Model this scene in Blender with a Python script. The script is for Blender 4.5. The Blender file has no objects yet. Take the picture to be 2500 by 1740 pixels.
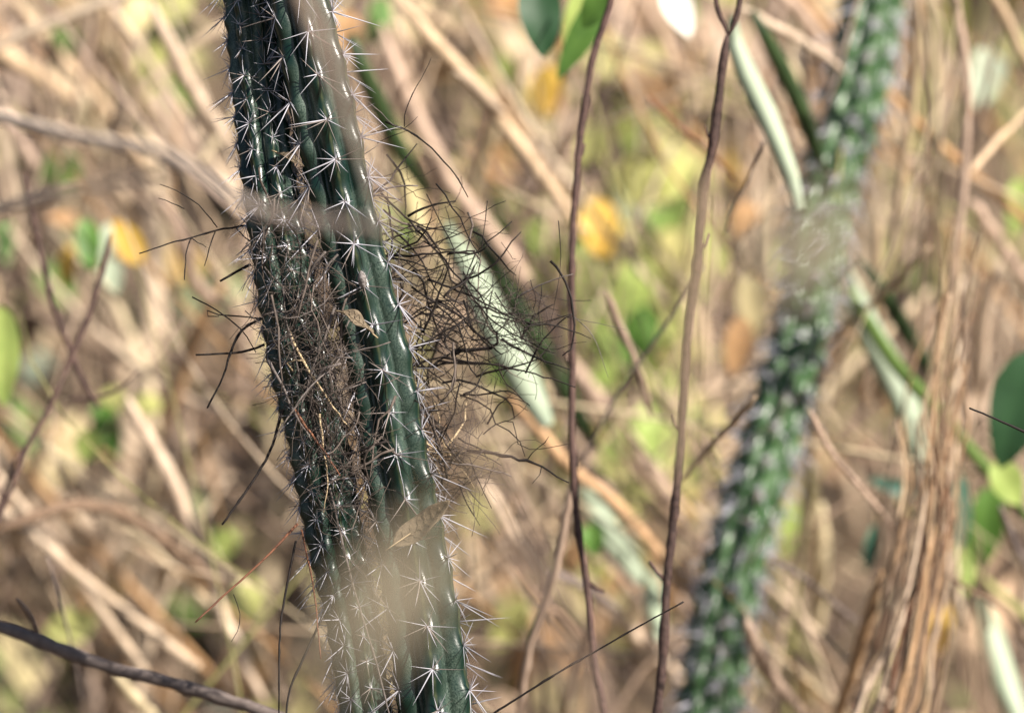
import bpy, math, random
from mathutils import Vector, Matrix, Quaternion, noise

# ------------------------------------------------------------------ camera, sky, sun, exposure
scene = bpy.context.scene
col = scene.collection
R = math.radians
PITCH = R(8)                                   # the camera looks slightly down
FOCUS = Vector((0, 0, 1.0))                    # middle of the frame in the plane of focus
DIST = 4.0                                     # metres from lens to the plane of focus
FWD = Vector((0, math.cos(PITCH), -math.sin(PITCH)))
UP = Vector((0, math.sin(PITCH), math.cos(PITCH)))
RIGHT = Vector((1, 0, 0))
CAM = FOCUS - DIST * FWD
cd = bpy.data.cameras.new('camera')
cam = bpy.data.objects.new('camera', cd)
col.objects.link(cam)
cam.location = CAM
cam.rotation_euler = (R(90) - PITCH, 0, 0)
cd.lens = 180.0
cd.sensor_width = 36.0
cd.clip_end = 500.0
cd.dof.use_dof = True
cd.dof.focus_distance = 3.982
cd.dof.aperture_fstop = 3.4
scene.camera = cam

SUN_AZ, SUN_EL = 55.0, 38.0                    # azimuth to the right of the camera's back, elevation
sun_dir = Vector((math.sin(R(SUN_AZ)) * math.cos(R(SUN_EL)), -math.cos(R(SUN_AZ)) * math.cos(R(SUN_EL)), math.sin(R(SUN_EL))))
w = bpy.data.worlds.new('World')
scene.world = w
w.use_nodes = True
sky = w.node_tree.nodes.new('ShaderNodeTexSky')
sky.sky_type = 'NISHITA'
sky.sun_disc = False
sky.sun_elevation = R(SUN_EL)
sky.sun_rotation = math.atan2(sun_dir.x, sun_dir.y)
bgn = w.node_tree.nodes['Background']
bgn.inputs['Strength'].default_value = 0.05
w.node_tree.links.new(sky.outputs[0], bgn.inputs[0])
sl = bpy.data.lights.new('sun', 'SUN')
sl.energy = 5.0
sl.angle = R(0.5)
sl.color = (1.0, 0.93, 0.83)
so = bpy.data.objects.new('sun', sl)
so.rotation_euler = (-sun_dir).to_track_quat('-Z', 'Y').to_euler()
so.location = sun_dir * 20
col.objects.link(so)
scene.view_settings.view_transform = 'Standard'
scene.view_settings.look = 'None'
scene.view_settings.exposure = 1.0
scene.view_settings.gamma = 1.0
scene.view_settings.use_curve_mapping = False
scene.render.engine = 'CYCLES'
scene.cycles.use_denoising = True
scene.cycles.max_bounces = 8

# ------------------------------------------------------------------ helpers
K = 0.8 / 2500 / DIST


def P(px, py, d):
    """photo pixel (2500 x 1740) at a distance d metres from the lens -> a point of the place"""
    return CAM + FWD * d + RIGHT * ((px - 1250) * K * d) + UP * ((870 - py) * K * d)


def S(px, d):
    return px * K * d


def catmull(pts, step):
    """smooth polyline through pts (each a list of floats), sampled about every `step` of its first 3 numbers"""
    n = len(pts)
    if n < 2:
        return [list(p) for p in pts]
    ext = [[2 * a - b for a, b in zip(pts[0], pts[1])]] + [list(p) for p in pts] + [[2 * a - b for a, b in zip(pts[-1], pts[-2])]]
    out = []
    for i in range(1, n):
        p0, p1, p2, p3 = ext[i - 1], ext[i], ext[i + 1], ext[i + 2]
        L = math.sqrt(sum((a - b) ** 2 for a, b in zip(p1[:3], p2[:3])))
        m = max(1, int(L / step))
        for j in range(m):
            t = j / m
            out.append([0.5 * (2 * b + (c - a) * t + (2 * a - 5 * b + 4 * c - e) * t * t + (-a + 3 * b - 3 * c + e) * t ** 3)
                        for a, b, c, e in zip(p0, p1, p2, p3)])
    out.append(list(pts[-1]))
    return out


class MB:
    """collects tubes and blades; build() links them as ONE mesh object"""
    def __init__(s):
        s.v, s.f, s.uv = [], [], []

    def tube(s, pts, rad, sides=6, cap=True):
        pts = [Vector(p[:3]) for p in pts]
        n = len(pts)
        if n < 2:
            return
        base = len(s.v)
        nrm = None
        for i, p in enumerate(pts):
            t = (pts[min(i + 1, n - 1)] - pts[max(i - 1, 0)])
            if t.length < 1e-9:
                t = Vector((0, 0, 1))
            t.normalize()
            if nrm is None:
                a = Vector((0, 0, 1)) if abs(t.z) < 0.9 else Vector((1, 0, 0))
                nrm = t.cross(a).normalized()
            else:
                nrm = (nrm - t * nrm.dot(t))
                nrm = nrm.normalized() if nrm.length > 1e-6 else t.orthogonal().normalized()
            b = t.cross(nrm)
            r = rad[i] if hasattr(rad, '__len__') else rad
            for k in range(sides):
                a = 2 * math.pi * k / sides
                s.v.append(p + (nrm * math.cos(a) + b * math.sin(a)) * r)
        for i in range(n - 1):
            for k in range(sides):
                k2 = (k + 1) % sides
                s.f.append((base + i * sides + k, base + i * sides + k2, base + (i + 1) * sides + k2, base + (i + 1) * sides + k))
        if cap:
            s.f.append(tuple(base + k for k in reversed(range(sides))))
            s.f.append(tuple(base + (n - 1) * sides + k for k in range(sides)))

    def leaf(s, org, along, normal, length, width, curl=0.3, fold=0.25, nl=8, nw=4, shape=1.0, wave=0.0, rnd=None, thick=0.0):
        """a leaf blade from its stalk end `org` along `along`, pointed at both ends, folded on its midrib and curled"""
        along = along.normalized()
        normal = (normal - along * normal.dot(along)).normalized()
        side = along.cross(normal)
        base = len(s.v)
        ph = rnd.random() * 6 if rnd else 0
        pos, nrm, sd = Vector(org), normal.copy(), side
        rows = []
        for i in range(nl + 1):
            t = i / nl
            q = Quaternion(sd, -curl * (t - 0.3))
            a2 = q @ along
            n2 = q @ normal
            if i:
                pos = pos + a2 * (length / nl)
            wdt = width * 0.5 * (math.sin(math.pi * min(1, t ** (0.85 * shape) + 0.002)) ** 0.75 + 0.03)
            for j in range(nw + 1):
                u = -1 + 2 * j / nw
                off = sd * (u * wdt * math.cos(fold)) + n2 * (abs(u) * wdt * math.sin(fold))
                if wave:
                    off += n2 * (wave * wdt * abs(u) * math.sin(t * 9 + ph + u))
                rows.append(pos + off)
        s.v.extend(rows)
        for i in range(nl):
            for j in range(nw):
                a = base + i * (nw + 1) + j
                s.f.append((a, a + 1, a + nw + 2, a + nw + 1))

    def mesh(s, name, material, smooth=True):
        me = bpy.data.meshes.new(name)
        me.from_pydata([tuple(v) for v in s.v], [], s.f)
        me.materials.append(material)
        if smooth:
            me.polygons.foreach_set('use_smooth', [True] * len(me.polygons))
        me.update()
        return me

    def build(s, name, material, parent=None, smooth=True):
        return obj(name, s.mesh(name, material, smooth), parent)


def obj(name, me, parent=None):
    o = bpy.data.objects.new(name, me)
    col.objects.link(o)
    if parent is not None:
        o.parent = parent
    return o


def tag(o, label=None, cat=None, group=None, kind=None):
    if label:
        o['label'] = label
    if cat:
        o['category'] = cat
    if group:
        o['group'] = group
    if kind:
        o['kind'] = kind
    return o


def empty(name, loc):
    o = bpy.data.objects.new(name, None)
    o.empty_display_size = 0.02
    col.objects.link(o)
    o.location = loc
    return o


def rebase(me, loc):
    """move a world-space mesh so that its origin lies at loc"""
    me.transform(Matrix.Translation(-Vector(loc)))
    return me


# ------------------------------------------------------------------ materials (all procedural)
def mat(name, c1, c2=None, rough=0.75, scale=60.0, stretch=None, transl=0.0, bump=0.3, spec=0.3, vary=0.25, island=None, tcol=None):
    m = bpy.data.materials.new(name)
    m.use_nodes = True
    nt = m.node_tree
    N, L = nt.nodes, nt.links
    b = N['Principled BSDF']
    b.inputs['Roughness'].default_value = rough
    b.inputs['Specular IOR Level'].default_value = spec
    tc = N.new('ShaderNodeTexCoord')
    mp = N.new('ShaderNodeMapping')
    if stretch:
        mp.inputs['Scale'].default_value = stretch
    L.new(tc.outputs['Object'], mp.inputs[0])
    nz = N.new('ShaderNodeTexNoise')
    nz.inputs['Scale'].default_value = scale
    nz.inputs['Detail'].default_value = 5
    nz.inputs['Roughness'].default_value = 0.65
    L.new(mp.outputs[0], nz.inputs[0])
    rmp = N.new('ShaderNodeValToRGB')
    c2 = c2 or tuple(x * 0.55 for x in c1)
    rmp.color_ramp.elements[0].position = 0.32
    rmp.color_ramp.elements[0].color = (*c2, 1)
    rmp.color_ramp.elements[1].position = 0.62
    rmp.color_ramp.elements[1].color = (*c1, 1)
    L.new(nz.outputs['Fac'], rmp.inputs[0])
    colour = rmp.outputs[0]
    if island:                                             # a colour of its own for each loose piece
        geo = N.new('ShaderNodeNewGeometry')
        ir = N.new('ShaderNodeValToRGB')
        ir.color_ramp.interpolation = 'CONSTANT'
        els = ir.color_ramp.elements
        while len(els) < len(island):
            els.new(0.5)
        for i, c in enumerate(island):
            els[i].position = i / len(island)
            els[i].color = (*c, 1)
        L.new(geo.outputs['Random Per Island'], ir.inputs[0])
        mx = N.new('ShaderNodeMixRGB')
        mx.blend_type = 'MULTIPLY'
        mx.inputs[0].default_value = 1.0
        L.new(ir.outputs[0], mx.inputs[1])
        L.new(colour, mx.inputs[2])
        colour = mx.outputs[0]
    else:
        oi = N.new('ShaderNodeObjectInfo')
        mr = N.new('ShaderNodeMapRange')
        mr.inputs['To Min'].default_value = 1 - vary
        mr.inputs['To Max'].default_value = 1 + vary
        L.new(oi.outputs['Random'], mr.inputs[0])
        hs = N.new('ShaderNodeHueSaturation')
        L.new(mr.outputs[0], hs.inputs['Value'])
        L.new(colour, hs.inputs['Color'])
        colour = hs.outputs[0]
    L.new(colour, b.inputs['Base Color'])
    if bump:
        bp = N.new('ShaderNodeBump')
        bp.inputs['Strength'].default_value = bump
        bp.inputs['Distance'].default_value = 0.002
        L.new(nz.outputs['Fac'], bp.inputs['Height'])
        L.new(bp.outputs[0], b.inputs['Normal'])
    if transl:
        tr = N.new('ShaderNodeBsdfTranslucent')
        if tcol:
            mm = N.new('ShaderNodeMixRGB')
            mm.blend_type = 'MULTIPLY'
            mm.inputs[0].default_value = 1.0
            mm.inputs[2].default_value = (*tcol, 1)
            L.new(colour, mm.inputs[1])
            L.new(mm.outputs[0], tr.inputs[0])
        else:
            L.new(colour, tr.inputs[0])
        ms = N.new('ShaderNodeMixShader')
        ms.inputs[0].default_value = transl
        L.new(b.outputs[0], ms.inputs[1])
        L.new(tr.outputs[0], ms.inputs[2])
        L.new(ms.outputs[0], N['Material Output'].inputs['Surface'])
    return m


W1 = (1.0, 1.0, 1.0)
M = {
    'tan': mat('dry_stem_tan', (0.60, 0.44, 0.29), (0.38, 0.27, 0.17), scale=40),
    'pale': mat('dry_stem_pale', (0.64, 0.50, 0.375), (0.45, 0.33, 0.24), scale=40),
    'cream': mat('dry_stem_cream', (0.68, 0.57, 0.37), (0.52, 0.41, 0.25), scale=40),
    'pink': mat('dry_stem_pinkish', (0.58, 0.42, 0.32), (0.38, 0.27, 0.20), scale=40),
    'orange': mat('dry_stem_orange', (0.50, 0.31, 0.17), (0.33, 0.21, 0.12), scale=40),
    'brown': mat('dry_stem_brown', (0.26, 0.17, 0.11), (0.14, 0.09, 0.06), scale=40),
    'grey': mat('twig_grey', (0.25, 0.20, 0.18), (0.13, 0.10, 0.09), scale=80),
    'dark': mat('twig_dark', (0.018, 0.012, 0.010), (0.007, 0.005, 0.004), scale=120),
    'bark': mat('bark_purple_brown', (0.10, 0.058, 0.048), (0.032, 0.019, 0.017), scale=160, bump=0.8),
    'redbrown': mat('twig_red_brown', (0.20, 0.085, 0.045), (0.10, 0.045, 0.03), scale=90),
    'rosy': mat('dry_stem_rosy', (0.82, 0.66, 0.52), (0.64, 0.49, 0.37), scale=40),
    'fibre': mat('nest_fibre', (0.135, 0.105, 0.088), (0.062, 0.047, 0.039), scale=160),
    'straw': mat('straw', (0.50, 0.38, 0.23), (0.33, 0.24, 0.15), scale=120),
    'ash': mat('twig_ash', (0.15, 0.125, 0.115), (0.07, 0.057, 0.05), scale=160),
    'gstem': mat('green_stem', (0.12, 0.19, 0.045), (0.06, 0.11, 0.022), rough=0.5, scale=30),
    'vine_shade': mat('vine_shaded_flank', (0.035, 0.06, 0.02), (0.015, 0.03, 0.01), rough=0.5, scale=30),  # shade on the vines' dark flank put into the colour
    'lime': mat('leaf_lime', (0.42, 0.52, 0.15), (0.31, 0.42, 0.11), rough=0.5, scale=30, transl=0.35, bump=0.1),
    'ygreen': mat('leaf_yellow_green', (0.60, 0.60, 0.23), (0.48, 0.50, 0.17), rough=0.5, scale=30, transl=0.35, bump=0.1),
    'green': mat('leaf_green', (0.12, 0.24, 0.045), (0.07, 0.16, 0.03), rough=0.45, scale=30, transl=0.3, bump=0.1),
    'dgreen': mat('leaf_dark_green', (0.03, 0.085, 0.032), (0.02, 0.06, 0.024), rough=0.5, scale=30, transl=0.1, bump=0.1),
    'teal': mat('leaf_bluish_green', (0.05, 0.13, 0.09), (0.03, 0.085, 0.06), rough=0.45, scale=30, transl=0.1, bump=0.1),
    'mint': mat('leaf_mint_lit_flank', (0.48, 0.55, 0.41), (0.43, 0.51, 0.36), rough=0.55, scale=12, transl=0.2, bump=0.1),  # mint leaves, and sunlight on the vine flanks put into the colour
    'yellow': mat('leaf_yellow', (0.74, 0.50, 0.10), (0.62, 0.36, 0.07), rough=0.5, scale=30, transl=0.35, bump=0.1),
    'cleaf': mat('leaf_cream_lit_flank', (0.74, 0.64, 0.35), (0.62, 0.50, 0.26), rough=0.6, scale=30, transl=0.25, bump=0.1),  # cream leaves, and one vine flank with its sunlight painted in
    'oleaf': mat('leaf_orange', (0.60, 0.36, 0.18), (0.48, 0.28, 0.14), rough=0.6, scale=30, transl=0.25, bump=0.1),
    'white': mat('leaf_bleached', (0.82, 0.78, 0.70), (0.72, 0.66, 0.56), rough=0.6, scale=30, transl=0.15, bump=0.1),
    'dryleaf': mat('dry_leaf', (0.19, 0.145, 0.095), (0.10, 0.075, 0.05), rough=0.7, scale=220, transl=0.1, bump=0.5),
    'nearleaf': mat('dry_leaf_near', (0.46, 0.39, 0.28), (0.41, 0.345, 0.245), rough=1.0, spec=0.0, scale=40, transl=0.3, bump=0.0),
    'husk': mat('husk_grey', (0.30, 0.27, 0.26), (0.10, 0.085, 0.08), rough=0.85, scale=420, bump=0.9),
    'spine': mat('spine', (0.46, 0.45, 0.50), (0.29, 0.275, 0.30), rough=0.5, scale=160, bump=0.1, vary=0.3),
    'spine_old': mat('spine_weathered', (0.26, 0.22, 0.20), (0.13, 0.10, 0.09), rough=0.7, scale=160, bump=0.2, vary=0.3),
    'areole': mat('areole_felt', (0.17, 0.14, 0.135), (0.07, 0.055, 0.05), rough=0.95, scale=700, bump=0.8),
}


def ground_material():
    m = mat('litter_ground', (0.12, 0.085, 0.055), (0.035, 0.025, 0.018), rough=0.95, scale=9, bump=0.8)
    return m


def cactus_material(name, body, bloom, amount):
    m = bpy.data.materials.new(name)
    m.use_nodes = True
    nt = m.node_tree
    N, L = nt.nodes, nt.links
    b = N['Principled BSDF']
    tc = N.new('ShaderNodeTexCoord')
    n1 = N.new('ShaderNodeTexNoise'); n1.inputs['Scale'].default_value = 28; n1.inputs['Detail'].default_value = 6
    n2 = N.new('ShaderNodeTexNoise'); n2.inputs['Scale'].default_value = 900; n2.inputs['Detail'].default_value = 3
    for n in (n1, n2):
        L.new(tc.outputs['Object'], n.inputs[0])
    r1 = N.new('ShaderNodeValToRGB')
    r1.color_ramp.elements[0].position = 0.35; r1.color_ramp.elements[0].color = (*[x * 0.72 for x in body], 1)
    r1.color_ramp.elements[1].position = 0.7; r1.color_ramp.elements[1].color = (*body, 1)
    L.new(n1.outputs['Fac'], r1.inputs[0])
    # waxy bloom: fine pale speckle, patchy
    ml = N.new('ShaderNodeMath'); ml.operation = 'MULTIPLY'
    r2 = N.new('ShaderNodeMapRange'); r2.inputs[1].default_value = 0.35; r2.inputs[2].default_value = 0.7
    r3 = N.new('ShaderNodeMapRange'); r3.inputs[1].default_value = 0.3; r3.inputs[2].default_value = 0.75
    L.new(n1.outputs['Fac'], r2.inputs[0]); L.new(n2.outputs['Fac'], r3.inputs[0])
    L.new(r2.outputs[0], ml.inputs[0]); L.new(r3.outputs[0], ml.inputs[1])
    ma = N.new('ShaderNodeMath'); ma.operation = 'MULTIPLY'; ma.inputs[1].default_value = amount
    L.new(ml.outputs[0], ma.inputs[0])
    mx = N.new('ShaderNodeMixRGB'); mx.inputs[2].default_value = (*bloom, 1)
    fl = N.new('ShaderNodeAttribute'); fl.attribute_name = 'flank'          # wax bloom weighted to the rib flanks to paint in their sunlit strip
    mf = N.new('ShaderNodeMath'); mf.operation = 'MULTIPLY'
    L.new(ma.outputs[0], mf.inputs[0]); L.new(fl.outputs['Fac'], mf.inputs[1])
    L.new(mf.outputs[0], mx.inputs[0]); L.new(r1.outputs[0], mx.inputs[1])
    # the fine corky line that joins the areoles along each crest
    at = N.new('ShaderNodeAttribute'); at.attribute_name = 'crest'
    mc = N.new('ShaderNodeMixRGB'); mc.inputs[2].default_value = (0.30, 0.30, 0.13, 1)
    mk = N.new('ShaderNodeMath'); mk.operation = 'MULTIPLY'; mk.inputs[1].default_value = 0.22
    L.new(at.outputs['Fac'], mk.inputs[0]); L.new(mk.outputs[0], mc.inputs[0])
    L.new(mx.outputs[0], mc.inputs[1])
    # corky scars, few and irregular
    n3 = N.new('ShaderNodeTexNoise'); n3.inputs['Scale'].default_value = 46; n3.inputs['Detail'].default_value = 9; n3.inputs['Roughness'].default_value = 0.75
    L.new(tc.outputs['Object'], n3.inputs[0])
    r5 = N.new('ShaderNodeMapRange'); r5.inputs[1].default_value = 0.66; r5.inputs[2].default_value = 0.72; r5.inputs[4].default_value = 0.75
    L.new(n3.outputs['Fac'], r5.inputs[0])
    ms = N.new('ShaderNodeMixRGB'); ms.inputs[2].default_value = (0.13, 0.105, 0.07, 1)
    L.new(r5.outputs[0], ms.inputs[0]); L.new(mc.outputs[0], ms.inputs[1])
    L.new(ms.outputs[0], b.inputs['Base Color'])
    b.inputs['Roughness'].default_value = 0.36
    b.inputs['Specular IOR Level'].default_value = 0.42
    rr = N.new('ShaderNodeMapRange'); rr.inputs['To Min'].default_value = 0.16; rr.inputs['To Max'].default_value = 0.42
    L.new(n1.outputs['Fac'], rr.inputs[0]); L.new(rr.outputs[0], b.inputs['Roughness'])
    bp = N.new('ShaderNodeBump'); bp.inputs['Strength'].default_value = 0.18; bp.inputs['Distance'].default_value = 0.0006
    L.new(n2.outputs['Fac'], bp.inputs['Height'])
    L.new(bp.outputs[0], b.inputs['Normal'])
    return m


M['cactus'] = cactus_material('cactus_skin', (0.0050, 0.022, 0.0145), (0.34, 0.42, 0.34), 0.42)
M['cactus_far'] = cactus_material('cactus_skin_behind', (0.052, 0.122, 0.042), (0.30, 0.37, 0.25), 0.5)

# ------------------------------------------------------------------ ground: flat in front, a bank of litter rising behind
def ground_h(x, y):
    t = max(0.0, y - 2.35)
    h = 0.62 * t if t < 6 else 0.62 * 6 + 0.08 * (t - 6)
    if t < 0.5:
        h = 0.62 * t * t / 1.0
    else:
        h -= 0.155
    h += 0.05 * noise.noise(Vector((x * 1.3, y * 1.3, 0))) + 0.02 * noise.noise(Vector((x * 5, y * 5, 3)))
    return h


def build_ground():
    def axis(lo, hi, fine_lo, fine_hi, fine, coarse):
        a, v = [], lo
        while v < hi:
            a.append(v)
            v += fine if fine_lo <= v < fine_hi else coarse
        a.append(hi)
        return a
    xs = axis(-120, 120, -2.5, 2.5, 0.05, 2.5)
    ys = axis(-20, 220, 1.0, 5.5, 0.05, 2.0)
    v = [(x, y, ground_h(x, y)) for y in ys for x in xs]
    n = len(xs)
    f = [(j * n + i, j * n + i + 1, (j + 1) * n + i + 1, (j + 1) * n + i) for j in range(len(ys) - 1) for i in range(n - 1)]
    me = bpy.data.meshes.new('ground')
    me.from_pydata(v, [], f)
    me.materials.append(ground_material())
    me.polygons.foreach_set('use_smooth', [True] * len(me.polygons))
    tag(obj('ground', me), 'bare brown earth bank rising behind the dry thicket', None, None, 'structure')


build_ground()

# leaf litter: uncountable, one object
def build_litter():
    rnd = random.Random(5)
    mb = MB()
    i = 0
    while i < 1000:
        x = rnd.uniform(-1.7, 1.7)
        y = rnd.uniform(1.2, 4.8)
        if noise.noise(Vector((x * 3.2, y * 3.2, 7))) < 0.06 and rnd.random() < 0.85:
            continue                                        # bare dark earth shows in patches
        i += 1
        p = Vector((x, y, ground_h(x, y) + rnd.uniform(0.005, 0.10)))
        al = Vector((rnd.uniform(-1, 1), rnd.uniform(-0.6, 0.6), rnd.uniform(-0.5, 0.7)))
        nn = Vector((rnd.gauss(0.2, 0.6), -0.8 + rnd.gauss(0, 0.4), 0.8))
        mb.leaf(p, al, nn, rnd.uniform(0.08, 0.19), rnd.uniform(0.04, 0.085), rnd.uniform(-0.8, 1.2), rnd.uniform(0, 0.5), nl=5, nw=2, rnd=rnd)
    pal = [(0.60, 0.42, 0.28), (0.36, 0.24, 0.155), (0.66, 0.50, 0.36), (0.20, 0.135, 0.085), (0.60, 0.45, 0.34), (0.64, 0.54, 0.30),
           (0.30, 0.21, 0.14), (0.11, 0.075, 0.05), (0.54, 0.31, 0.14), (0.42, 0.40, 0.16), (0.64, 0.47, 0.34), (0.30, 0.34, 0.12), (0.16, 0.11, 0.075)]
    m = mat('litter_leaves', W1, (0.75, 0.72, 0.68), rough=0.8, scale=60, transl=0.12, bump=0.2, island=pal)
    tag(mb.build('leaf_litter', m), 'tan and brown fallen leaves covering the bank', 'leaf litter', None, 'stuff')


build_litter()


# tangle of far stems and twigs that merges into one mass
def build_thicket():
    rnd = random.Random(11)
    mb = MB()
    for i in range(470):
        far, fine = i < 90, i > 370
        d = rnd.uniform(6.2, 7.6) if far else (rnd.uniform(4.7, 5.9) if fine else rnd.uniform(5.0, 6.5))
        px, py = rnd.uniform(-250, 2750), rnd.uniform(-200, 1940)
        q = rnd.random()                                    # most lean down to the right, many stand upright
        a = rnd.gauss(-0.62, 0.22) if q < 0.45 else (rnd.gauss(0.05, 0.2) if q < 0.72 else (rnd.gauss(0.7, 0.3) if q < 0.9 else rnd.uniform(-1.6, 1.6)))
        if px > 2050 and rnd.random() < 0.6:
            a = rnd.gauss(0.1, 0.18)
        L = rnd.uniform(0.3, 0.9)
        u = (RIGHT * math.sin(a) + UP * math.cos(a) + FWD * rnd.gauss(0, 0.2)).normalized()
        bend = Vector((rnd.gauss(0, 0.05), rnd.gauss(0, 0.05), rnd.gauss(0, 0.03)))
        c = P(px, py, d)
        pts = [c + u * (L * (t - 0.5)) + bend * (4 * t * (1 - t)) for t in (0, 0.2, 0.4, 0.6, 0.8, 1)]
        r = (rnd.choice((0.006, 0.009, 0.012, 0.015)) if far else (rnd.choice((0.0008, 0.0011, 0.0015, 0.0022)) if fine else rnd.choice((0.0015, 0.002, 0.003, 0.0045, 0.006)))) * rnd.uniform(0.8, 1.2)
        if min(p.z - ground_h(p.x, p.y) for p in pts) < -0.25:
            continue
        mb.tube(pts, [r, r * 0.95, r * 0.9, r * 0.85, r * 0.75, r * 0.5], 5)
    pal = [(0.60, 0.45, 0.31), (0.66, 0.51, 0.37), (0.46, 0.33, 0.24), (0.68, 0.55, 0.37), (0.28, 0.19, 0.13), (0.15, 0.105, 0.08),
           (0.58, 0.43, 0.34), (0.46, 0.27, 0.13), (0.08, 0.055, 0.045), (0.64, 0.51, 0.38), (0.36, 0.34, 0.14), (0.20, 0.14, 0.10)]
    m = mat('thicket_stems', W1, (0.7, 0.68, 0.66), rough=0.8, scale=50, island=pal)
    tag(mb.build('dry_thicket', m), 'far tangle of dry tan stems and twigs on the bank', 'thicket', None, 'stuff')
    mb, shrub = MB(), MB()
    for i in range(110):
        d = rnd.uniform(6.0, 7.4)
        p = P(rnd.uniform(-250, 2750), rnd.uniform(-200, 1940), d)
        if p.z < ground_h(p.x, p.y):
            continue
        al = Vector((rnd.gauss(0, 0.7), rnd.gauss(0, 0.5), rnd.gauss(-0.4, 0.6)))
        nn = Vector((rnd.gauss(0.2, 0.6), -0.8 + rnd.gauss(0, 0.4), rnd.gauss(0.3, 0.5)))
        mb.leaf(p, al, nn, rnd.uniform(0.05, 0.10), rnd.uniform(0.03, 0.065), rnd.uniform(-0.6, 0.9), rnd.uniform(0, 0.4), nl=5, nw=2, rnd=rnd)
    for i in range(130):                                     # a yellowing shrub behind the middle
        p = P(rnd.gauss(1530, 120), rnd.gauss(720, 300), rnd.uniform(5.9, 6.9))
        al = Vector((rnd.gauss(0, 0.7), rnd.gauss(0, 0.5), rnd.gauss(-0.6, 0.5)))
        nn = Vector((rnd.gauss(0.3, 0.6), -0.8 + rnd.gauss(0, 0.4), rnd.gauss(0.4, 0.5)))
        shrub.leaf(p, al, nn, rnd.uniform(0.05, 0.09), rnd.uniform(0.03, 0.05), rnd.uniform(-0.4, 0.8), rnd.uniform(0, 0.4), nl=5, nw=2, rnd=rnd)
    tag(shrub.build('shrub_leaves', mat('shrub_leaves', W1, (0.8, 0.8, 0.75), rough=0.55, scale=50, transl=0.4, bump=0.1,
        island=[(0.52, 0.55, 0.18), (0.44, 0.50, 0.16), (0.62, 0.58, 0.24), (0.30, 0.40, 0.10), (0.58, 0.52, 0.22), (0.22, 0.33, 0.08)])),
        'soft yellow-green mass of leaves behind the two saplings', 'leaves', None, 'stuff')
    pal = [(0.50, 0.53, 0.15), (0.66, 0.56, 0.20), (0.55, 0.50, 0.24), (0.16, 0.28, 0.06), (0.68, 0.58, 0.34),
           (0.60, 0.42, 0.24), (0.62, 0.44, 0.30), (0.24, 0.34, 0.10), (0.70, 0.48, 0.14), (0.52, 0.60, 0.34), (0.58, 0.40, 0.28)]
    m = mat('thicket_leaves', W1, (0.8, 0.8, 0.75), rough=0.55, scale=50, transl=0.35, bump=0.1, island=pal)
    tag(mb.build('thicket_leaves', m), 'far scatter of yellowing and tan leaves in the thicket', 'leaves', None, 'stuff')


build_thicket()

# ------------------------------------------------------------------ cactus stems
def spine_mesh(bend, name='spine'):
    mb = MB()
    n = 5
    pts = [Vector((bend * (t * t), 0, t)) for t in (i / n for i in range(n + 1))]
    rad = [1.0, 0.9, 0.74, 0.54, 0.31, 0.04]
    mb.tube(pts, 0.02, 6)
    # unit spine: length 1 along z, radius 1 scaled separately
    mb.v = []
    mb.f = []
    base = 0
    for i, p in enumerate(pts):
        for k in range(6):
            a = 2 * math.pi * k / 6
            mb.v.append(Vector((p.x + rad[i] * math.cos(a), rad[i] * math.sin(a), p.z)))
    for i in range(n):
        for k in range(6):
            k2 = (k + 1) % 6
            mb.f.append((i * 6 + k, i * 6 + k2, (i + 1) * 6 + k2, (i + 1) * 6 + k))
    return mb.mesh(name, M['spine'])


SPINES = [spine_mesh(b) for b in (0.0, 1.2, -1.0, 0.5)]
for b_ in (0.0, 2.0):
    SPINES.append(spine_mesh(b_))
    SPINES[-1].materials[0] = M['spine_old']


def cushion_mesh():
    mb = MB()
    n, m = 8, 4
    for i in range(m + 1):
        a = math.pi / 2 * i / m
        for k in range(n):
            b = 2 * math.pi * k / n
            w_ = 1 + 0.15 * math.sin(3 * b + i)
            mb.v.append(Vector((math.cos(a) * math.cos(b) * w_, math.cos(a) * math.sin(b) * 1.25 * w_, math.sin(a) * 0.8 - 0.1)))
    for i in range(m):
        for k in range(n):
            k2 = (k + 1) % n
            mb.f.append((i * n + k, i * n + k2, (i + 1) * n + k2, (i + 1) * n + k))
    return mb.mesh('areole', M['areole'])


CUSHION = cushion_mesh()


def spine_set(rnd, sc, central):
    """directions (local: x lateral, y up the stem, z outward), lengths and radii of one cluster"""
    out = []
    n = rnd.choice((8, 9, 9, 10))
    a0 = rnd.uniform(0, 6.28)
    for k in range(n):
        a = a0 + 2 * math.pi * (k + rnd.uniform(-0.28, 0.28)) / n
        el = R(rnd.uniform(8, 36))
        if rnd.random() < 0.1:
            continue                                                        # lost
        L = sc * rnd.uniform(0.5, 1.25) * (1.0 - 0.2 * math.sin(a)) * (0.45 if rnd.random() < 0.08 else 1.0)
        out.append((Vector((math.cos(a) * math.cos(el), math.sin(a) * math.cos(el), math.sin(el))), L, rnd.uniform(0.8, 1.05)))
    for k in range(rnd.choice((1, 1, 2)) if central else 0):
        a = R(rnd.choice((-125, -90, -55, -70, -110, 180, 0)) + rnd.uniform(-15, 15))
        el = R(rnd.uniform(30, 62))
        out.append((Vector((math.cos(a) * math.cos(el), math.sin(a) * math.cos(el), math.sin(el))), sc * rnd.uniform(1.25, 2.0), 1.3))
    return out


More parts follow.
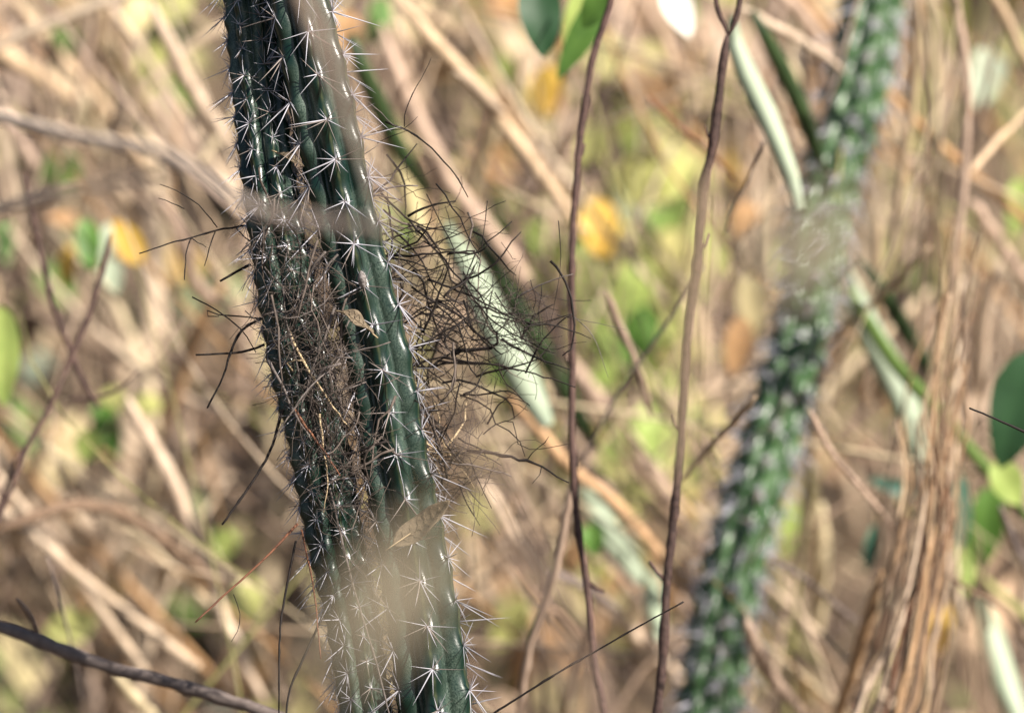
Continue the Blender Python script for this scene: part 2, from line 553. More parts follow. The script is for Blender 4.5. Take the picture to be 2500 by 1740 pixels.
def cactus(label, path, depth, ribs, phase, spacing, spine_len, spine_rad, seed, material, deep=0.30, bumpy=0.075, single=300, twist=0.0, vis=(-90, 1830), step=0.0022, around=16):
    """a ribbed stem through photo points (px, py, radius px); each areole is a part with its spines below it"""
    rnd = random.Random(seed)
    pts = []
    for px, py, rp in path:
        d = depth(py)
        p = P(px, py, d)
        pts.append([p.x, p.y, p.z, S(rp, d)])
    # on down to the ground
    a, b = Vector(pts[-2][:3]), Vector(pts[-1][:3])
    t = (b - a).normalized()
    q = b.copy()
    k = 0
    while q.z > ground_h(q.x, q.y) - 0.03 and k < 40:
        t = (t + Vector((0, 0, -0.06))).normalized()
        q = q + t * 0.08
        pts.append([q.x, q.y, q.z, pts[-1][3] * (1.0 if k < 6 else 0.99)])
        k += 1
    ln = catmull(pts, step)
    n = len(ln)
    C = [Vector(p[:3]) for p in ln]
    Rr = [p[3] for p in ln]
    s = [0.0]
    for i in range(1, n):
        s.append(s[-1] + (C[i] - C[i - 1]).length)
    frames = []
    for i in range(n):
        T = (C[min(i + 3, n - 1)] - C[max(i - 3, 0)]).normalized()         # downwards
        F = (CAM - C[i])
        F = (F - T * F.dot(T)).normalized()                                 # towards the viewer's side
        B = T.cross(F).normalized()
        if B.dot(RIGHT) < 0:
            B = -B
        frames.append((T, F, B))
    offs = [((0.5 if k % 2 else 0.0) + rnd.uniform(-0.13, 0.13)) * spacing for k in range(ribs)]

    def radius(th, i):
        ph = phase + twist * s[i]
        x = (th - ph) / (2 * math.pi) * ribs
        k = round(x)
        fr = x - k                                                          # -0.5..0.5 across one rib
        u = (s[i] - offs[k % ribs]) / spacing
        c = math.cos(math.pi * fr)
        bulge = 0.5 + 0.5 * math.cos(2 * math.pi * (u - 0.12))
        c = max(c, 0.0) ** (0.6 + 0.15 * (1 - bulge))
        r = Rr[i] * ((1 - deep) + deep * c + bumpy * (bulge - 0.5) * c * c)
        notch = math.exp(-((u - round(u) + 0.10) / 0.07) ** 2) * math.exp(-(fr / 0.10) ** 2)
        r -= Rr[i] * 0.035 * notch
        return r * (1 + 0.012 * noise.noise(C[i] * 40 + Vector((math.cos(th), math.sin(th), 0)))), fr, k

    V, Fc, crest, flank = [], [], [], []
    na = ribs * around
    for i in range(n):
        T, F, B = frames[i]
        for k in range(na):
            th = 2 * math.pi * k / na
            r, fr, kk = radius(th, i)
            V.append(C[i] + (F * math.cos(th) + B * math.sin(th)) * r)
            flank.append(min(1.0, max(0.0, (abs(fr) - 0.13) / 0.14)))  # mask for the painted sunlit strip
            crest.append(max(0.0, 1 - abs(fr + 0.02 * math.sin(s[i] * 300 + kk)) / 0.035))
    for i in range(n - 1):
        for k in range(na):
            k2 = (k + 1) % na
            Fc.append((i * na + k, (i + 1) * na + k, (i + 1) * na + k2, i * na + k2))
    root = empty('columnar_cactus', C[-1])
    me = bpy.data.meshes.new('stem')
    me.from_pydata([tuple(v - C[-1]) for v in V], [], Fc)
    at = me.attributes.new('crest', 'FLOAT', 'POINT')
    at.data.foreach_set('value', crest)
    me.attributes.new('flank', 'FLOAT', 'POINT').data.foreach_set('value', flank)
    me.materials.append(material)
    me.polygons.foreach_set('use_smooth', [True] * len(me.polygons))
    me.update()
    obj('stem', me, root)
    tag(root, label, 'cactus', 'ribbed columnar cactus stems')
    # areoles
    cl = []
    for k in range(ribs):
        j = -1
        while True:
            j += 1
            sj = offs[k] + j * spacing * 1.0 + rnd.uniform(-0.04, 0.04) * spacing
            if sj > s[-1]:
                break
            if sj < 0:
                continue
            i = min(range(n), key=lambda q_: abs(s[q_] - sj)) if n < 10 else min(n - 1, max(0, int(sj / s[-1] * (n - 1))))
            while i < n - 1 and s[i] < sj:
                i += 1
            while i > 0 and s[i] > sj:
                i -= 1
            th = phase + twist * s[i] + 2 * math.pi * k / ribs
            T, F, B = frames[i]
            out = (F * math.cos(th) + B * math.sin(th)).normalized()
            r, _, _ = radius(th, i)
            p = C[i] + out * (r - 0.0004)
            pc = p - CAM
            dd = pc.dot(FWD)
            py = 870 - pc.dot(UP) / (K * dd)
            if not vis[0] < py < vis[1]:
                continue
            cl.append((math.cos(th), p, out, -T, py))
    front = sorted(cl, key=lambda c_: -(c_[0] - (0.0 if 0 < c_[4] < 1740 else 2)))
    nsp = 0
    for cosv, p, out, up, py in front:
        y = (up - out * up.dot(out)).normalized()
        x = y.cross(out).normalized()
        rot = Matrix((x, y, out)).transposed()
        cs = spine_rad * 2.6
        a = obj('spine_cluster', CUSHION, root)
        a.location = p - C[-1]
        a.rotation_euler = rot.to_euler()
        a.scale = (cs, cs, cs)
        sp = spine_set(rnd, spine_len, True)
        if nsp + len(sp) <= single:
            for dv, L, rr in sp:
                o = obj('spine', rnd.choice(SPINES), a)
                q = Vector((0, 0, 1)).rotation_difference(dv)
                o.rotation_euler = (q @ Quaternion((0, 0, 1), rnd.uniform(0, 6.28))).to_euler()
                o.location = dv * 0.3
                o.scale = (spine_rad * rr / cs, spine_rad * rr / cs, L / cs)
                nsp += 1
        else:
            mb = MB()
            for dv, L, rr in sp:
                mb.tube([dv * (0.3 + L / cs * t_) for t_ in (0, 0.35, 0.7, 1)], [spine_rad * rr / cs * g for g in (1, 0.8, 0.5, 0.04)], 5)
            o = mb.build('spines', M['spine'], a)
            o['kind'] = 'stuff'
    return root


# the stem in front, right of the pair
cactus('stout dark green six-ribbed cactus stem in sharp focus with dry leaves caught on it',
       [(716, -110, 74), (725, -40, 76), (735, 20, 78), (776, 218, 86), (823, 436, 84), (871, 653, 83), (922, 871, 86), (957, 1089, 89), (999, 1306, 92), (1035, 1524, 97), (1062, 1740, 99), (1078, 1850, 99)],
       lambda py: 4.0, 6, R(4), 0.0335, 0.0220, 0.00050, 3, M['cactus'], deep=0.42, bumpy=0.085)
# the stem behind it, on the left
cactus('slimmer cactus stem with crowded ribs, half hidden behind the stout one, in nest twigs',
       [(606, -110, 66), (608, -40, 67), (613, 20, 68), (632, 218, 69), (657, 436, 70), (690, 653, 74), (730, 871, 80), (772, 1050, 78), (817, 1306, 74), (862, 1524, 68), (893, 1740, 66), (905, 1850, 66)],
       lambda py: 4.005 + 0.03 * max(0.0, min(1.0, (480 - py) / 400)), 8, R(-28), 0.0205, 0.0145, 0.00036, 8, M['cactus'], deep=0.34, bumpy=0.09)
# the blurred one on the right
cactus('blurred green cactus stem leaning across the right side behind the slender brown sapling',
       [(2165, -130, 76), (2140, -20, 76), (2093, 218, 76), (2031, 436, 74), (2000, 560, 70), (1966, 762, 68), (1878, 1089, 73), (1786, 1415, 76), (1731, 1740, 78), (1715, 1850, 78)],
       lambda py: 4.94 - 0.0001 * (py - 870), 8, R(8), 0.032, 0.0175, 0.00095, 21, M['cactus_far'], deep=0.36, bumpy=0.16, step=0.004, around=10, single=300)


# ------------------------------------------------------------------ twigs, nest
def wig(pts, rnd, amp, step):
    """kink a path a little, as twigs are"""
    out = []
    for i, p in enumerate(pts):
        v = Vector(p[:3])
        if 0 < i < len(pts) - 1:
            v += Vector((rnd.gauss(0, amp), rnd.gauss(0, amp), rnd.gauss(0, amp)))
        out.append(v)
    return out


def traced(name, label, cat, material, pp, wpx, d, d1=None, group=None, taper=0.6, kink=0.0, seed=None, parent=None, sides=8, node=0.0, mb=None):
    """a stem through photo points pp, wpx pixels thick, from distance d to d1"""
    rnd = random.Random(seed if seed is not None else hash_(label or name, pp))
    d1 = d if d1 is None else d1
    n = len(pp)
    raw = []
    for i, (px, py) in enumerate(pp):
        t = i / max(1, n - 1)
        dd = d + (d1 - d) * t
        p = P(px, py, dd)
        raw.append([p.x, p.y, p.z, S(wpx * 0.5, dd) * (1 + (taper - 1) * t)])
    w0 = raw[0][3]
    ln = catmull(raw, max(w0 * 2.2, 0.006))
    pts = wig(ln, rnd, kink * w0, 1)
    rad = [max(p[3] * (1 + 0.12 * noise.noise(Vector(p[:3]) * 55) + (node if rnd.random() < 0.09 else 0)), w0 * 0.1) for p in ln]
    nr = len(rad)
    if nr > 5 and wpx > 12:                                               # stems end in a ragged taper, not a clean cut
        for e, g in ((0, 0.35), (1, 0.75), (2, 0.93)):
            rad[e] *= g * rnd.uniform(0.85, 1.1)
            rad[nr - 1 - e] *= g * rnd.uniform(0.85, 1.1)
    own = mb is None
    mb = mb or MB()
    mb.tube(pts, rad, sides)
    if not own:
        return None
    me = mb.mesh(name, material)
    loc = pts[-1] if parent is None else Vector((0, 0, 0))
    o = obj(name, rebase(me, loc) if parent is None else me, parent)
    o.location = loc
    if parent is None:
        tag(o, label, cat, group)
    return o


def hash_(label, pp):
    h = 7
    for ch in str(label) + str(pp[0]):
        h = (h * 131 + ord(ch)) % 1000003
    return h


nest = empty('nest', P(1000, 1000, 4.03))
tag(nest, 'messy nest of fine dark twigs snagged between the two sharp cactus stems', 'nest')
NL = nest.location


def nest_twig(pp, wpx, d, d1=None, m='dark', kink=0.35, taper=0.45):
    rnd = random.Random(hash_('n', pp))
    mb = MB()
    traced('twig', None, None, M[m], pp, wpx, d, d1, kink=kink, taper=taper, seed=rnd.randint(0, 9999), mb=mb, sides=5, node=0.35)
    me = rebase(mb.mesh('twig', M[m]), NL)
    return obj('twig', me, nest)


NT = [
    ([(941, 297), (997, 322), (1038, 347), (1085, 394), (1119, 438), (1143, 482)], 5.5, 'dark'),
    ([(987, 310), (988, 282), (1006, 232), (1038, 175), (1053, 141)], 3, 'dark'),
    ([(900, 250), (930, 275), (960, 305), (990, 318)], 3.5, 'ash'),
    ([(905, 325), (945, 316), (985, 315), (1020, 285)], 3, 'dark'),
    ([(920, 350), (960, 330), (992, 320)], 3, 'dark'),
    ([(996, 528), (1030, 508), (1060, 498), (1113, 491)], 7.5, 'dark'),
    ([(916, 469), (969, 456), (1020, 454)], 7, 'ash'),
    ([(940, 590), (990, 570), (1129, 546)], 5, 'dark'),
    ([(930, 470), (948, 490), (1033, 575), (1123, 682), (1198, 778), (1272, 825), (1357, 863)], 6.5, 'dark'),
    ([(950, 623), (1000, 624), (1075, 618), (1160, 613)], 8, 'dark'),
    ([(1044, 682), (1155, 724), (1230, 767), (1304, 794)], 6.5, 'dark'),
    ([(1344, 637), (1373, 671), (1395, 730), (1403, 810), (1395, 852), (1373, 868)], 7.5, 'dark'),
    ([(1262, 727), (1300, 705), (1352, 682), (1400, 669)], 5, 'ash'),
    ([(1105, 866), (1145, 852), (1198, 852), (1214, 835), (1212, 808)], 12, 'dark'),
    ([(1080, 872), (1113, 879), (1219, 892), (1326, 919), (1405, 945)], 6.5, 'dark'),
    ([(1283, 911), (1315, 847), (1363, 788), (1395, 770)], 5.5, 'dark'),
    ([(1123, 966), (1200, 960), (1246, 956), (1294, 990)], 5, 'dark'),
    ([(1140, 1098), (1206, 1106), (1285, 1125), (1322, 1139), (1359, 1162), (1389, 1178)], 8.5, 'dark'),
    ([(1322, 1139), (1318, 1160), (1299, 1180)], 3, 'dark'),
    ([(1285, 1125), (1300, 1105), (1330, 1080), (1340, 1065)], 3, 'dark'),
    ([(1060, 1122), (1100, 1130), (1183, 1143), (1248, 1162)], 6, 'ash'),
    ([(1150, 1130), (1165, 1165), (1200, 1240)], 4.5, 'dark'),
    ([(1120, 1180), (1140, 1230), (1172, 1283)], 4, 'dark'),
    ([(1180, 1060), (1211, 1035), (1253, 1030), (1264, 1083), (1294, 1097), (1340, 1092), (1387, 1083)], 3.2, 'dark'),
    ([(1363, 538), (1368, 600), (1368, 655), (1352, 751), (1340, 800)], 2.2, 'dark'),
    ([(1190, 490), (1182, 560), (1171, 629), (1145, 708)], 2.6, 'dark'),
    ([(1395, 767), (1448, 820), (1485, 921)], 2.2, 'ash'),
    ([(1360, 770), (1440, 785), (1530, 805)], 2, 'ash'),
    ([(1200, 770), (1300, 790), (1395, 767)], 4, 'dark'),
    ([(1150, 830), (1250, 815), (1395, 767)], 3.5, 'dark'),
    ([(1190, 1035), (1215, 990), (1240, 970), (1290, 985)], 4, 'dark'),
    ([(1160, 620), (1130, 700), (1090, 790), (1060, 860)], 4, 'dark'),
    ([(1005, 700), (1060, 740), (1120, 800), (1150, 900), (1165, 920)], 6, 'dark'),
    ([(960, 560), (1020, 620), (1060, 700), (1100, 740), (1150, 790)], 5, 'dark'),
    ([(990, 900), (1040, 880), (1090, 868)], 9, 'dark'),
    ([(700, 800), (735, 870), (790, 960), (850, 1040)], 9, 'straw'),
    ([(655, 880), (690, 940), (720, 1010), (760, 1075)], 9, 'ash'),
    ([(720, 1000), (760, 1060), (800, 1110), (830, 1160)], 8, 'redbrown'),
    ([(820, 745), (790, 830), (755, 920), (735, 1000)], 8, 'ash'),
    ([(640, 770), (700, 760), (760, 770)], 6, 'ash'),
    ([(690, 700), (700, 790), (720, 860), (730, 930)], 6, 'ash'),
    ([(780, 1010), (790, 1100), (800, 1180), (790, 1250)], 5, 'straw'),
    ([(715, 905), (700, 885), (720, 880), (745, 880)], 5, 'straw'),
]
for pp, wd, m in NT:
    right = pp[0][0] > 880
    nest_twig(pp, wd, 4.03 if right else 3.962, 4.02 if right else 3.958, m)

# the rest of the nest: short kinked twigs as they lie, thick in the middle, wispy outside
def nest_fill():
    rnd = random.Random(77)
    def kinked(c, u, L, n):
        pts, p, v = [], Vector(c) - u * (L * 0.5), u.copy()
        for i in range(n + 1):
            pts.append(p.copy())
            v = (v + Vector((rnd.gauss(0, 0.25), rnd.gauss(0, 0.2), rnd.gauss(0, 0.25)))).normalized()
            p += v * (L / n)
        return pts
    def spot(kind):
        if kind == 'right':
            t = rnd.betavariate(1.2, 1.9)
            py = rnd.gauss(770, 135)
            base = 900 + (py - 600) * 0.24
            return base + 20 + t * (430 - abs(py - 780) * 0.45), py, rnd.gauss(4.045, 0.025)
        if kind == 'low':
            py = rnd.gauss(1090, 75)
            return 985 + (py - 1000) * 0.2 + rnd.betavariate(1, 2.2) * 220, py, rnd.gauss(4.03, 0.02)
        py = rnd.triangular(470, 1460, 880)
        lo, hi = 615 + (py - 560) * 0.28, 770 + (py - 560) * 0.20
        return rnd.uniform(lo, hi) + rnd.gauss(0, 30), py, rnd.uniform(3.945, 3.985)
    count = {'right': 130, 'low': 40, 'mid': 76}
    for kind, n in count.items():
        for i in range(n):
            px, py, d = spot(kind)
            a = rnd.gauss(1.1, 0.75) if kind == 'right' else (rnd.uniform(0, 3.14) if kind == 'low' else rnd.gauss(-0.35, 0.75))
            u = (RIGHT * math.sin(a) - UP * math.cos(a) + FWD * rnd.gauss(0, 0.3)).normalized()
            L = rnd.uniform(0.03, 0.085)
            r = rnd.choice((0.0004, 0.0005, 0.0007, 0.001))
            pts = kinked(P(px, py, d), u, L, 6)
            mb = MB()
            mb.tube(pts, [r * g for g in (1, 1, 0.95, 0.85, 0.75, 0.6, 0.4)], 5)
            m = {'right': ('dark', 'dark', 'dark', 'fibre'), 'low': ('fibre', 'straw', 'dark'), 'mid': ('ash', 'fibre', 'dark', 'fibre')}[kind]
            obj('twig', rebase(mb.mesh('twig', M[rnd.choice(m)]), NL), nest)
    for nm, mname, kinds, n, L0, L1 in (('dark_fibres', 'dark', ('right', 'right', 'right', 'low', 'mid'), 330, 0.02, 0.07),
                                        ('brown_fibres', 'fibre', ('low', 'mid', 'mid', 'mid', 'mid', 'mid'), 470, 0.02, 0.065)):
        mb = MB()
        for i in range(n):
            kd = rnd.choice(kinds)
            px, py, d = spot(kd)
            a = rnd.uniform(0, 3.14) if kd != 'mid' else rnd.gauss(-0.3, 0.9)
            u = (RIGHT * math.sin(a) - UP * math.cos(a) + FWD * rnd.gauss(0, 0.35)).normalized()
            mb.tube(kinked(P(px, py, d), u, rnd.uniform(L0, L1), 6), rnd.uniform(0.00016, 0.00034), 3)
        # a pale knot of rootlets near the nest's outer end
        if mname == 'fibre':
            for i in range(75):
                c = P(rnd.gauss(1270, 38), rnd.gauss(775, 45), rnd.gauss(4.02, 0.012))
                u = Vector((rnd.gauss(0, 1), rnd.gauss(0, 0.5), rnd.gauss(0, 1))).normalized()
                mb.tube(kinked(c, u, rnd.uniform(0.015, 0.05), 6), 0.0002, 3)
        o = obj(nm, rebase(mb.mesh(nm, M[mname]), NL), nest)
        o['kind'] = 'stuff'


nest_fill()

# loose twigs about the stems, each a thing of its own
TW = [
    ('short thick dark twig stub poking left from the slim cactus stem above the nest', [(611, 646), (575, 665), (538, 686)], 10, 4.02, 'dark'),
    ('dark twig jutting straight left from the slim cactus stem, crossing the bent one', [(645, 841), (608, 855), (563, 862), (478, 866)], 8, 4.01, 'dark'),
    ('bent dark twig curving down and left beside the slim cactus stem', [(638, 776), (589, 808), (563, 860), (544, 920), (506, 996)], 8.5, 4.0, 'dark'),
    ('thin dark twig with hooked end left of the slim cactus stem', [(640, 778), (590, 772), (533, 768), (506, 758), (508, 772), (535, 772)], 4.5, 4.02, 'dark'),
    ('thin straight dark twig slanting down to the bent twig on the left', [(469, 725), (525, 755), (589, 804), (625, 860)], 4.5, 4.015, 'dark'),
    ('dark knobbly twig slanting down and left from the lower nest', [(690, 1000), (657, 1106), (597, 1204), (542, 1280)], 9, 3.99, 'dark'),
    ('long straight red-brown twig slanting down and left below the nest', [(727, 1278), (648, 1361), (556, 1444), (477, 1518)], 8, 3.985, 'redbrown'),
    ('thin dark stalk hanging straight down left of the cactus stems', [(722, 1320), (694, 1463), (683, 1556), (681, 1760)], 7, 3.99, 'dark'),
    ('dark crooked stalk hanging down beside the straight one', [(787, 1505), (741, 1606), (708, 1681), (697, 1760)], 8, 3.98, 'dark'),
    ('pale straw running down the front of the slim cactus stem', [(805, 1190), (848, 1374), (878, 1482), (917, 1611), (955, 1760)], 6.5, 3.975, 'ash'),
    ('thin brown stalk along the lower left edge of the slim cactus stem', [(736, 1292), (766, 1439), (783, 1607)], 5.5, 3.99, 'redbrown'),
    ('thin dark wiry twig rising to the right across the bottom centre', [(1190, 1750), (1206, 1740), (1359, 1643), (1447, 1593), (1544, 1537), (1669, 1468)], 7, 3.97, 'dark'),
    ('thin dark twig tip entering at the right edge over a broad green leaf', [(2520, 1062), (2430, 1022), (2367, 996)], 8, 4.0, 'dark'),
    ('fine hair-like stalk curling down left of the lower stems', [(570, 1450), (586, 1498), (580, 1540), (565, 1565)], 2.5, 3.99, 'dark'),
]
for lb, pp, wd, d, m in TW:
    traced('twig', lb, 'twig', M[m], pp, wd * 0.85, d, d - 0.02, group='loose twigs by the cactus', kink=0.12, taper=0.65, node=0.3)
tw = empty('branched_twig', P(600, 551, 4.03))
tag(tw, 'fine branching dark twig reaching far left from the slim cactus stem', 'twig', 'loose twigs by the cactus')
for pp, wd in (([(610, 549), (526, 563), (466, 581), (394, 600), (340, 619)], 5), ([(466, 581), (455, 620), (450, 683)], 4), ([(526, 563), (512, 605), (499, 649)], 3.5),
               ([(530, 555), (500, 515), (469, 488), (430, 465), (390, 450)], 3.2), ([(466, 581), (485, 592), (503, 603)], 3), ([(450, 510), (420, 495), (387, 484)], 3.0),
               ([(575, 556), (610, 590), (630, 620)], 3)):
    mb = MB()
    traced('twiglet', None, None, M['dark'], pp, wd, 4.02, 4.0, kink=0.3, seed=5, mb=mb, sides=5, node=0.3)
    obj('twiglet', rebase(mb.mesh('twiglet', M['dark']), tw.location), tw)


# dry leaves and a husk caught on the spines
def caught_leaf(label, px0, py0, px1, py1, wpx, d, nrm, curl, fold, wave, seed, m='dryleaf', stalk=True):
    rnd = random.Random(seed)
    a, b = P(px0, py0, d), P(px1, py1, d - 0.004)
    root = empty('dry_leaf', a)
    mb = MB()
    mb.leaf(a, b - a, Vector(nrm), (b - a).length * 1.05, S(wpx, d), curl, fold, nl=16, nw=8, wave=wave, rnd=rnd)
    o = mb.build('blade', M[m], root)
    o.data.transform(Matrix.Translation(-a))
    nl_, nw_, nv = 16, 8, Vector(nrm).normalized()
    g = lambda i_, j_: mb.v[i_ * (nw_ + 1) + j_] - a + nv * 0.0004
    vm = MB()
    vm.tube([g(i_, 4) for i_ in range(nl_ + 1)], [0.0005 * (1 - 0.7 * i_ / nl_) for i_ in range(nl_ + 1)], 5)
    vm.build('midrib', M['dryleaf'], root)
    for i_ in range(2, nl_ - 3, 2):
        for sg in (-1, 1):
            vv = MB()
            vv.tube([g(i_, 4), g(i_ + 1, 4 + sg), g(i_ + 1, 4 + 2 * sg), g(i_ + 2, 4 + 3 * sg)], [0.0003, 0.00026, 0.0002, 0.00015], 4)
            vv.build('vein', M['dryleaf'], root)
    mod = o.modifiers.new('thickness', 'SOLIDIFY')
    mod.thickness = 0.0005
    mr = MB()
    mr.tube([a + (b - a) * t + Vector(nrm).normalized() * 0.0006 for t in (-0.12, 0.0, 0.3)], [0.0005, 0.0005, 0.0003], 5)
    o2 = mr.build('stalk', M['straw'], root)
    o2.data.transform(Matrix.Translation(-a))
    tag(root, label, 'leaf', 'dry leaves caught on the cactus')


caught_leaf('small curled brown dry leaf lying on the middle of the stout cactus stem', 912, 818, 828, 748, 36, 3.958, (0.35, -0.5, 0.8), 0.7, 0.5, 0.5, 3)
caught_leaf('larger veined tan dry leaf resting across the stout cactus stem above the hazy blur', 958, 1332, 1104, 1232, 64, 3.952, (0.1, -0.75, 0.65), -0.7, 0.4, 0.25, 4)
caught_leaf('tiny pale dry leaf caught high between the two cactus stems', 672, 372, 742, 398, 22, 3.985, (0.0, -0.4, 0.9), 0.5, 0.3, 0.3, 6)


def husk():
    a = P(887, 705, 3.964)
    u = (P(882, 668, 3.958) - a).normalized()
    rnd = random.Random(2)
    pts = [a + u * (0.0155 * t) for t in [i / 10 for i in range(11)]]
    rad = [0.0008, 0.0021, 0.0028, 0.0032, 0.0034, 0.0035, 0.0034, 0.0032, 0.0027, 0.0019, 0.0006]
    mb = MB()
    mb.tube(pts, rad, 12)
    mb.v = [v + (v - a).normalized() * 0.00022 * noise.noise(v * 900) for v in mb.v]
    o = obj('seed_husk', rebase(mb.mesh('seed_husk', M['husk']), a))
    o.location = a
    tag(o, 'small grey wrinkled oval husk stuck above a spine cluster of the stout stem', 'husk')


husk()

def near(d):
    return 4 + (d - 4) * 0.52


# ------------------------------------------------------------------ slender saplings and branches just behind the focus
def branching(name, label, cat, m, parts, d, d1, group=None, node=0.25, part_names=('stem', 'side_shoot')):
    root = empty(name, P(*parts[0][0][-1], d1))
    tag(root, label, cat, group)
    for i, (pp, wd) in enumerate(parts):
        mb = MB()
        traced('x', None, None, M[m], pp, wd, d, d1, kink=0.05, taper=0.9 if i == 0 else 0.7, seed=i + 3, mb=mb, sides=10, node=node)
        nm = part_names[0] if i == 0 else part_names[1]
        obj(nm, rebase(mb.mesh(nm, M[m]), root.location), root)
    return root


branching('sapling', 'slender dark brown sapling stem with a forked top left of the blurred cactus', 'sapling', 'bark',
          [([(1776, 84), (1764, 160), (1740, 360), (1718, 450), (1704, 640), (1687, 740), (1672, 900), (1662, 1079), (1645, 1270), (1628, 1420), (1617, 1620), (1602, 1760), (1595, 1850)], 23),
           ([(1778, 90), (1768, 60), (1752, 25), (1745, -60)], 17), ([(1774, 95), (1788, 72), (1803, 20), (1812, -60)], 17),
           ([(1742, 350), (1728, 330), (1722, 305)], 9), ([(1706, 620), (1722, 596), (1730, 570)], 8), ([(1664, 1060), (1648, 1040), (1640, 1010)], 9), ([(1629, 1420), (1604, 1398), (1585, 1370)], 11)], 4.21, 4.21)
branching('sapling', 'thin dark sapling stem bending down the middle right of the nest', 'sapling', 'bark',
          [([(1500, -60), (1488, 16), (1448, 141), (1427, 266), (1411, 400), (1399, 560), (1396, 700), (1398, 879), (1396, 1020), (1400, 1139), (1410, 1278), (1431, 1417), (1443, 1532), (1452, 1625), (1480, 1760), (1490, 1850)], 19), ([(1412, 395), (1424, 372), (1428, 350)], 7), ([(1397, 900), (1384, 880), (1380, 858)], 7), ([(1432, 1420), (1455, 1436), (1476, 1446)], 12)], 4.28, 4.28)
branching('fallen_branch', 'dark grey-brown branch crossing the bottom left corner with a short side spur', 'branch', 'grey',
          [([(-60, 1512), (0, 1530), (100, 1565), (250, 1622), (350, 1648), (500, 1690), (640, 1735), (800, 1800)], 33),
           ([(92, 1562), (85, 1530), (66, 1492), (40, 1460)], 17)], 4.28, 4.2, part_names=('branch', 'spur'))
branching('crossed_twig', 'thin purplish twig descending from the upper left through the crossing on the left', 'twig', 'bark',
          [([(60, 420), (75, 500), (105, 640), (130, 740), (165, 840), (205, 935), (245, 1000)], 15), ([(165, 975), (235, 970), (290, 950), (340, 905)], 9)], 4.55, 4.55, group='thin twigs at the left')
branching('crossed_twig', 'thin brown twig running down to the left edge through the crossing on the left', 'twig', 'bark',
          [([(270, 570), (245, 680), (205, 800), (170, 880), (125, 985), (70, 1085), (20, 1210), (-40, 1340)], 14), ([(70, 1085), (40, 1120), (20, 1170), (-20, 1290)], 12)], 4.5, 4.46, group='thin twigs at the left')

